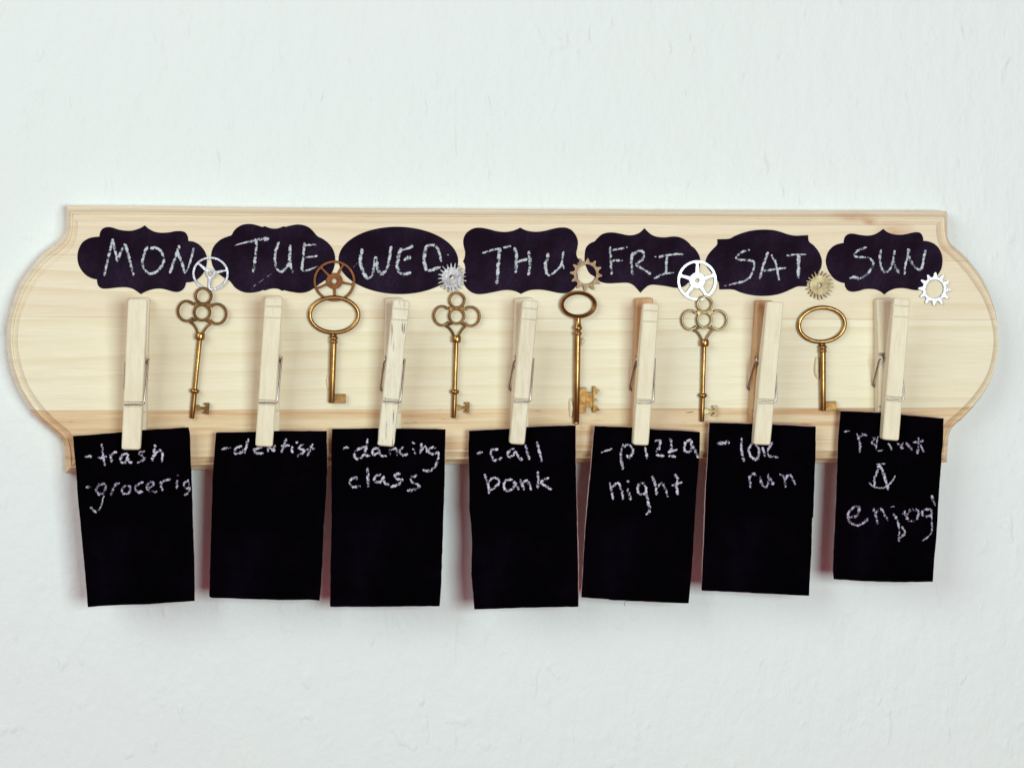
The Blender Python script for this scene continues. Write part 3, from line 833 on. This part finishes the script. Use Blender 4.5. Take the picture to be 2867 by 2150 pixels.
def glue(parent, pts, r):
    bm = bmesh.new()
    c = resample([(x, y) for x, y in pts], 14)
    tube(bm, [P(x, y, T+0.0004) for x, y in c], [r*(0.55+0.45*math.sin(math.pi*(i+0.5)/14))*random.uniform(0.8, 1.2) for i in range(14)], 8)
    bpy.context.view_layer.update()
    inv = parent.matrix_world.inverted()
    for v in bm.verts: v.co = inv @ v.co
    build('glue_blob', bm, M['glue'], parent, smooth=math.radians(80))
glue(fk, [(1627, 968), (1632, 950), (1630, 946)], 0.0009)
glue(fk, [(1597, 1115), (1599, 1140), (1598, 1168)], 0.0010)
glue(bpy.data.objects['skeleton_key.004'] if 'skeleton_key.004' in bpy.data.objects else fk, [(2287, 1000), (2285, 1040), (2289, 1060)], 0.0011)
glue(ok_, [(919, 1050), (918, 1070), (920, 1090)], 0.0008)

# ------------------------------------------------------------------ clothespins
H_TOP, H_NOSE = 0.0200, 0.0110           # outer face of the front arm above the plaque
def lerp_table(tab, s):
    for (a, va), (b, vb) in zip(tab, tab[1:]):
        if s <= b: return va+(vb-va)*(s-a)/(b-a)
    return tab[-1][1]
T_FRONT = [(0, .0040), (.03, .0044), (.38, .0068), (.405, .0068), (.42, .0056), (.44, .0056), (.455, .0068), (.56, .0076), (.70, .0066), (.80, .0064), (.82, .0055), (.88, .0055), (.90, .0054), (1, .0049)]
T_REAR = [(0, .0042), (.03, .0046), (.38, .0072), (.405, .0072), (.42, .0060), (.44, .0060), (.455, .0072), (.70, .0066), (.80, .0062), (.82, .0052), (.88, .0052), (.90, .0054), (1, .0051)]
def arm(name, quad, sgn, ttab, mat, parent, loc, grooves=(), wire=None, ragged=0.0):
    TL, TR, BR, BL = quad
    ss = {0, .004, .010, .02, .03, .2, .38, .405, .42, .44, .455, .56, .70, .80, .82, .88, .90, .97, .99, .996, 1}
    for g in grooves: ss |= {g-.004, g-.0028, g+.0028, g+.004}
    if wire: ss |= {wire-.020, wire-.012, wire+.012, wire+.020}
    bm = bmesh.new(); rows = []
    c = 0.00045
    for s in sorted(ss):
        L, R = TL.lerp(BL, s), TR.lerp(BR, s)
        ax = (R-L).normalized()
        e = {0: .0008, .004: .0003, .010: .0001, 1: .0010, .996: .0005, .99: .0001}.get(s, 0)
        je = random.uniform(-1, 1)*ragged
        L = L+ax*(e+max(0, je)); R = R-ax*(e+max(0, random.uniform(-1, 1)*ragged))
        dip = 0
        for g in grooves:
            if abs(s-g) < .0035: dip = .0014
        if wire and abs(s-wire) < .013: dip = .0009
        edge = {0: .0009, .004: .0003, 1: .0009, .996: .0003}.get(s, 0)
        t = lerp_table(ttab, s)
        yo, yi = Vector((0, sgn*(dip+edge), 0)), Vector((0, sgn*(t-edge), 0))
        cc = min(c, (R-L).length*0.2)
        cy = Vector((0, sgn*c, 0)); cx_ = ax*cc
        rows.append([bm.verts.new(p) for p in (L+yo+cx_, R+yo-cx_, R+yo+cy, R+yi-cy, R+yi-cx_, L+yi+cx_, L+yi-cy, L+yo+cy)])
    for a, b in zip(rows, rows[1:]):
        for k in range(8): bm.faces.new((a[k], a[(k+1) % 8], b[(k+1) % 8], b[k]))
    bm.faces.new(rows[0]); bm.faces.new(rows[-1][::-1])
    return build(name, bm, mat, parent, loc=loc)

PINS = [
 # front TL, TR, BR, BL ; rear TL, TR, BR, BL ; wire s ; grooves ; materials ; label
 (((359,838),(413.5,838),(393,1260),(340,1259.6)), ((364,833),(421,833),(411,1225),(352,1225)), .694, (), 'pin', 'pin', 'pale clothespin holding the trash and groceries card'),
 (((742,834),(792,836),(763.5,1252),(714.6,1249.5)), ((743,828),(791,829),(781,1222),(730,1222)), .70, (.055,.13), 'pin', 'pin', 'pale clothespin holding the dentist card'),
 (((1101.5,839),(1148,843),(1103.6,1252),(1056.6,1247.7)), ((1079,834),(1128,833),(1120,1226),(1068,1226)), .69, (.059,.132), 'pin_rough', 'pin_grain', 'cracked rough clothespin holding the dancing class card'),
 (((1464,840),(1508,844),(1469,1246),(1427,1243)), ((1440,835),(1488,832),(1474,1222),(1426,1222)), .695, (.055,.128), 'pin_grain', 'pin', 'streaky clothespin holding the call bank card'),
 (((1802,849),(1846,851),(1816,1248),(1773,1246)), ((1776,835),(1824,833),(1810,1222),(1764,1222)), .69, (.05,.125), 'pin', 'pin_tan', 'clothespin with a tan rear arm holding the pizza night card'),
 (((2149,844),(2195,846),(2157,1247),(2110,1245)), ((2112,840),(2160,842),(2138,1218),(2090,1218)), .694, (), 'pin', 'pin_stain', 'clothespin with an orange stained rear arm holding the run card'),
 (((2504,834),(2550,837),(2517,1235),(2471,1231)), ((2446,837),(2492,833),(2495,1205),(2449,1205)), .707, (.054,.129), 'pin', 'pin', 'clothespin with a wide open handle holding the enjoy card'),
]
for fq, rq, ws, gr, mf, mr, text in PINS:
    f3 = [P(x, y, T+h) for (x, y), h in zip(fq, (H_TOP, H_TOP, H_NOSE, H_NOSE))]
    r3 = [P(x, y, T+0.0001) for x, y in rq]
    loc = (r3[0]+r3[2])/2
    root = empty('clothespin', loc)
    tag(root, text, 'clothespin', 'clothespins glued in a row on the plaque')
    arm('rear_arm', r3, -1, T_REAR, M[mr], root, loc, wire=.66)
    arm('front_arm', f3, 1, T_FRONT, M[mf], root, loc, grooves=gr, wire=ws, ragged=0.00025 if mf == 'pin_rough' else 0.00004)
    # torsion spring: hook behind the rear arm, leg, coil, leg, hook across the front arm
    def at(q, u, s, h):
        p = q[0].lerp(q[3], s).lerp(q[1].lerp(q[2], s), u); return Vector((p.x, -T-h, p.z))
    hf = lambda s: H_TOP+(H_NOSE-H_TOP)*s
    ax = (r3[1]-r3[0]).normalized()
    CR, CH = 0.0017, 0.0082
    SC_ = .435
    cL = at(r3, 0, SC_, CH)-ax*0.0005
    cR = (at(r3, 1, SC_, CH)+at(f3, 1, SC_, CH))/2+ax*0.0010
    cR.z = cL.z
    dn = (r3[3]-r3[0]).normalized()
    yv = Vector((0, -1, 0))
    path = [at(r3, .45, .66, 0.0006), at(r3, .1, .66, 0.0006), at(r3, 0, .66, 0.0007)-ax*0.0006, at(r3, 0, .652, 0.0010)-ax*0.0010, at(r3, 0, .64, 0.0013)-ax*0.0011]
    turns, N = 3.25, 52
    a0 = math.radians(200)
    for i in range(N+1):
        t = i/N; a = a0+2*math.pi*turns*t
        path.append(cL.lerp(cR, t)+(dn*math.cos(a-math.pi)+yv*math.sin(a-math.pi))*CR)
    e = at(f3, 1, ws-.03, hf(ws)+0.0000)+ax*0.0007
    path += [path[-1].lerp(e, .3), path[-1].lerp(e, .7), e, at(f3, 1, ws-.006, hf(ws)+.0001)+ax*0.0006, at(f3, .96, ws, hf(ws)-0.0001),
             at(f3, .5, ws, hf(ws)-0.0002), at(f3, .03, ws+.003, hf(ws)-0.0003)]
    bm = bmesh.new()
    tube(bm, path, 0.00046, 8)
    build('spring', bm, M['wire'], root, loc=loc, smooth=math.radians(60))

# ------------------------------------------------------------------ note cards
KC = 2.764
C_ = lambda x, y: (x, y, KC)
CARDS = [
 (C_(100,1150), [(288,195),(560,174),(800,152),(1182,127),(1192,170),(1198,330),(1206,500),(1216,850),(1228,1200),(1230,1470),(1040,1483),(840,1497),(620,1503),(520,1508),(403,1518),(390,1350),(370,1130),(350,920),(330,720),(310,430),(298,320)],
  (1,0), 'black note card reading trash and groceries in chalk, hanging at the left end',
  [[[(375,357),(435,350)],[(510,255),(520,330),(535,430)],[(478,365),(552,355)],[(575,325),(590,400)],[(580,350),(600,325),(630,318)],
    [(712,330),(672,342),(655,385),(690,400),(712,345)],[(712,335),(720,395),(752,400)],[(845,308),(800,325),(820,350),(843,372),(785,402)],[(925,260),(915,320),(902,388)],[(915,352),(950,308),(980,322),(975,398)]],
   [[(388,592),(430,582)],[(545,570),(500,568),(470,605),(490,645),(528,632),(545,575)],[{'w':14,'m':1},(540,590),(525,660),(505,740),(478,775)],[{'m':1},(420,745),(472,790)],
    [(602,590),(580,660)],[(597,612),(620,570),(650,555)],[(704,575),(670,600),(674,640),(713,642),(736,600),(712,572)],[(835,550),(792,570),(768,600),(790,628),(830,625)],
    [(860,600),(910,578),(897,550),(862,580),(872,618),(940,626)],[(965,545),(980,622)],[(970,560),(1010,535),(1045,530)],[(1096,535),(1090,602)],[(1093,497),(1110,497)],
    [(1185,535),(1150,562),(1160,600),(1188,590)],[(1180,545),(1190,620),(1148,652)]]]),
 (C_(550,1150), [(152,168),(450,162),(700,156),(1008,156),(1012,400),(1003,650),(985,900),(975,1150),(965,1350),(953,1467),(870,1460),(640,1463),(400,1455),(200,1448),(116,1446),(100,1437),(105,1200),(112,950),(117,760),(125,500),(140,300)],
  (0,-1), 'black note card reading dentist in chalk',
  [[[(193,297),(268,280)],[(405,215),(388,260),(375,330)],[(352,270),(305,290),(295,328),(340,326),(378,290)],[(445,300),(500,285),(480,265)],[(445,290),(462,330),(518,328)],[(552,318),(560,285),(592,300),(596,318)],[(605,262),(598,318)],
    [(697,215),(680,260),(657,322)],[(655,272),(722,268)],[(738,272),(742,328)],[(768,245),(786,240)],[(832,260),(790,285),(835,312),(780,352)],[(900,255),(880,300),(860,352)],[(848,302),(916,290)]]]),
 (C_(880,1150), [(137,140),(500,134),(700,138),(1014,142),(1010,400),(1003,700),(992,1000),(983,1300),(970,1510),(500,1515),(122,1515),(125,1200),(134,850),(132,500),(132,300)],
  (1,0.5), 'black note card reading dancing class in chalk',
  [[[(225,300),(232,285),(267,285)],[(415,215),(402,280),(390,342),(432,347)],[(395,280),(332,300),(310,350),(342,376),(390,330)],[(500,285),(455,300),(458,342),(502,312)],[(502,300),(515,345),(560,347)],
    [(580,290),(590,342)],[(592,302),(630,290),(642,347)],[(690,280),(660,310),(680,340),(725,336)],[(762,290),(785,335)],[(757,240),(777,256)],[(832,250),(820,330)],[(832,300),(862,278),(870,322)],
    [(942,285),(895,290),(890,322),(930,332),(960,315)],[(960,315),(955,380),(920,448),(880,465),(840,455)]],
   [[(332,512),(288,528),(275,560),(308,590),(357,578)],[{'w':14},(318,540),(335,518)],[{'w':26},(410,440),(415,510),(417,592)],[(517,490),(470,510),(468,545),(508,552),(530,512)],[(532,500),(545,560),(580,570)],
    [(667,485),(620,500),(640,525),(683,540),(650,570),(588,590)],[(797,500),(745,520),(755,550),(812,580),(790,605),(718,618)]]]),
 (C_(1250,1150), [(175,155),(480,140),(700,122),(998,113),(1000,400),(1008,700),(1014,1000),(1019,1250),(1020,1515),(800,1518),(630,1522),(500,1527),(215,1535),(205,1400),(190,1255),(193,1250),(197,1000),(190,870),(176,760),(178,550),(170,300)],
  (2.2,-2), 'black note card reading call bank in chalk',
  [[[(235,332),(280,318)],[(402,298),(350,305),(343,340),(375,382),(432,362)],[(527,290),(480,315),(478,355),(515,347),(535,312)],[(530,310),(560,360),(592,382)],[(610,262),(642,378)],[(700,240),(715,300),(738,392)]],
   [[(293,490),(320,560),(330,642)],[(320,552),(360,522),(402,530),(400,570),(335,617)],[(512,530),(455,545),(443,590),(475,622),(520,592),(527,540)],[(525,545),(560,612)],[(570,530),(602,612)],[(585,562),(625,540),(657,614)],
    [(705,468),(712,530),(705,602)],[(792,515),(730,555),(817,607)]]]),
 (C_(1580,1150), [(235,118),(510,128),(700,145),(900,152),(1050,165),(1045,350),(1020,650),(1000,1000),(985,1250),(962,1488),(800,1483),(560,1472),(350,1462),(345,1458),(133,1443),(150,1100),(168,850),(190,600),(210,400),(225,200)],
  (-2.2,-2.5), 'tilted black note card reading pizza night in chalk',
  [[[{'w':12,'e':20},(285,325),(310,312),(372,294)],[(457,258),(437,340),(455,455)],[(445,285),(495,265),(533,300),(505,362),(480,342)],[(625,280),(642,372)],[(700,235),(740,230),(735,280),(710,318)],[(708,342),(775,352)],[(715,292),(742,300)],
    [(808,215),(830,250),(820,312)],[(800,322),(875,298)],[(805,350),(865,352)],[(982,220),(935,250),(932,308),(975,312),(985,230)],[(985,262),(1010,300),(1037,365)]],
   [[(350,555),(365,620),(380,687)],[(370,592),(415,560),(445,620),(457,687)],[(490,600),(515,692)],[(482,548),(503,545)],[(622,560),(580,570),(568,620),(600,650),(632,622),(622,570)],[(630,622),(645,690),(660,770),(632,805)],
    [(678,505),(705,570),(715,652)],[(715,602),(755,560),(780,600),(802,667)],[(850,488),(875,520),(870,590),(880,652)],[(832,580),(912,550)]]]),
 (C_(1900,1150), [(238,92),(450,96),(700,105),(1062,122),(1060,300),(1050,600),(1042,822),(1034,830),(1028,1100),(1018,1250),(1010,1430),(700,1415),(450,1402),(178,1390),(185,1200),(200,900),(210,600),(225,350)],
  (-2.2,-3), 'black note card reading run in chalk',
  [[[{'w':32},(298,255),(395,242)],[(488,208),(485,300),(507,392)],[(572,250),(540,300),(560,352),(600,380),(622,330),(615,280),(578,258)],[(648,280),(672,352)],[(727,238),(690,310),(700,350),(772,358)]],
   [[(545,502),(552,550),(560,597)],[(550,522),(575,485),(600,502)],[(630,505),(645,570),(680,587),(700,530),(693,488)],[{'w':34},(702,522),(735,572)],[(780,490),(810,512),(830,592)],[(820,542),(860,495),(905,572)]]]),
 (C_(2250,1100), [(285,140),(600,152),(780,170),(1000,190),(1084,198),(1080,350),(1060,600),(1040,900),(1025,1150),(1010,1300),(1000,1460),(700,1463),(450,1455),(232,1440),(226,1370),(235,1150),(250,850),(265,400),(275,250)],
  (-0.8,-2.5), 'black note card reading enjoy in chalk, hanging highest at the right end',
  [[[{'w':14},(310,300),(357,294)],[(410,315),(432,370),(435,462)],[(430,352),(455,325),(492,330)],[(525,388),(552,355),(530,348)],[(523,375),(560,412)],[{'w':14},(575,335),(568,380),(565,442),(617,440)],[{'m':1},(653,380),(682,442)],[(725,385),(772,432)],[(768,380),(755,432)],[(790,382),(842,442)],
    [(885,345),(890,400),(880,472)],[(845,385),(930,370)],[(900,400),(932,457)]],
   [[(590,545),(572,600),(552,650),(545,722)],[(590,560),(620,630),(657,752)],[{'w':16},(505,690),(545,725),(610,735),(670,700),(710,640)],[{'w':14},(562,552),(632,548)],[{'w':14},(575,575),(600,570)]],
   [[(347,960),(410,950),(432,882),(387,885),(343,940),(360,1000),(430,1020),(502,970)],[(540,888),(560,960),(577,1017)],[(560,932),(595,895),(652,987)],[{'m':1},(690,935),(725,980),(740,1050)],[(738,1040),(740,1152)],[{'m':1},(760,1032),(785,1085),(742,1120)],[{'w':14},(670,882),(707,878)],
    [(792,905),(778,940),(830,990),(880,970),(887,910),(830,905),(800,942)],[(920,908),(918,945),(975,952),(987,905),(930,903)],[{'w':16},(985,912),(992,1000),(985,1090),(918,1142)],[{'m':1},(988,790),(1005,840),(1022,872)]]]),
]
DC = T+0.0058
for ci, (fr, outl, bo, text, lines) in enumerate(CARDS):
    pts = [(fr[0]+x/KC, fr[1]+y/KC) for x, y in outl]
    cx = sum(p[0] for p in pts)/len(pts); cy = sum(p[1] for p in pts)/len(pts)
    # cut with scissors: the edges wander a little
    dense = []
    n = len(pts)
    for i in range(n):
        a, b = pts[i], pts[(i+1) % n]
        k = max(1, int(math.dist(a, b)/14))
        for j in range(k):
            t = j/k; jx = random.uniform(-0.5, 0.5) if j else 0
            dense.append((a[0]+(b[0]-a[0])*t+jx, a[1]+(b[1]-a[1])*t+(random.uniform(-0.5, 0.5) if j else 0)))
    # the card hangs with a slight curl
    ph = random.uniform(0, 6.28)
    loc = P(cx, cy, DC)
    root = empty('note_card', loc)
    tag(root, text, 'card', 'black note cards hanging from the clothespins')
    def sheet(name, poly, d, th, mats):
        bm = bmesh.new()
        slab(bm, [poly], d-th, d, 0, lambda u, v, q: P(u, v, q), side_mat=1)
        return build(name, bm, mats, root, loc=loc)
    sheet('paper_face', dense, DC, 0.00022, [M['card'], M['card_edge']])
    back = [(x+bo[0]*(0.4+0.6*abs(math.sin(i*0.11+ci)))+random.uniform(-0.6, 0.6), y+bo[1]*(0.3+0.7*abs(math.cos(i*0.07+ci))) if y < cy else y-2.5) for i, (x, y) in enumerate(dense)]
    sheet('backing_card', back, DC-0.00025, 0.0004, [M['card_edge'], M['card_edge']])
    for li, ln in enumerate(lines):
        faint = (ci, li) in ((0, 1), (6, 0), (6, 2), (5, 1))
        chalk('chalk_word', ln, fr, 23, DC+0.00008, [M['chalk_card_faint' if faint else 'chalk_card'], M['chalk_faint']], root, loc, 0.32)
    if ci == 4:
        bm = bmesh.new()
        c = resample(spline([(1757, 1682), (1750, 1684), (1748, 1690), (1750, 1696)], step=1), 10)
        tube(bm, [P(x, y, DC-0.0002) for x, y in c], 0.00010, 6)
        build('loose_fibre', bm, M['hair'], root, loc=loc)
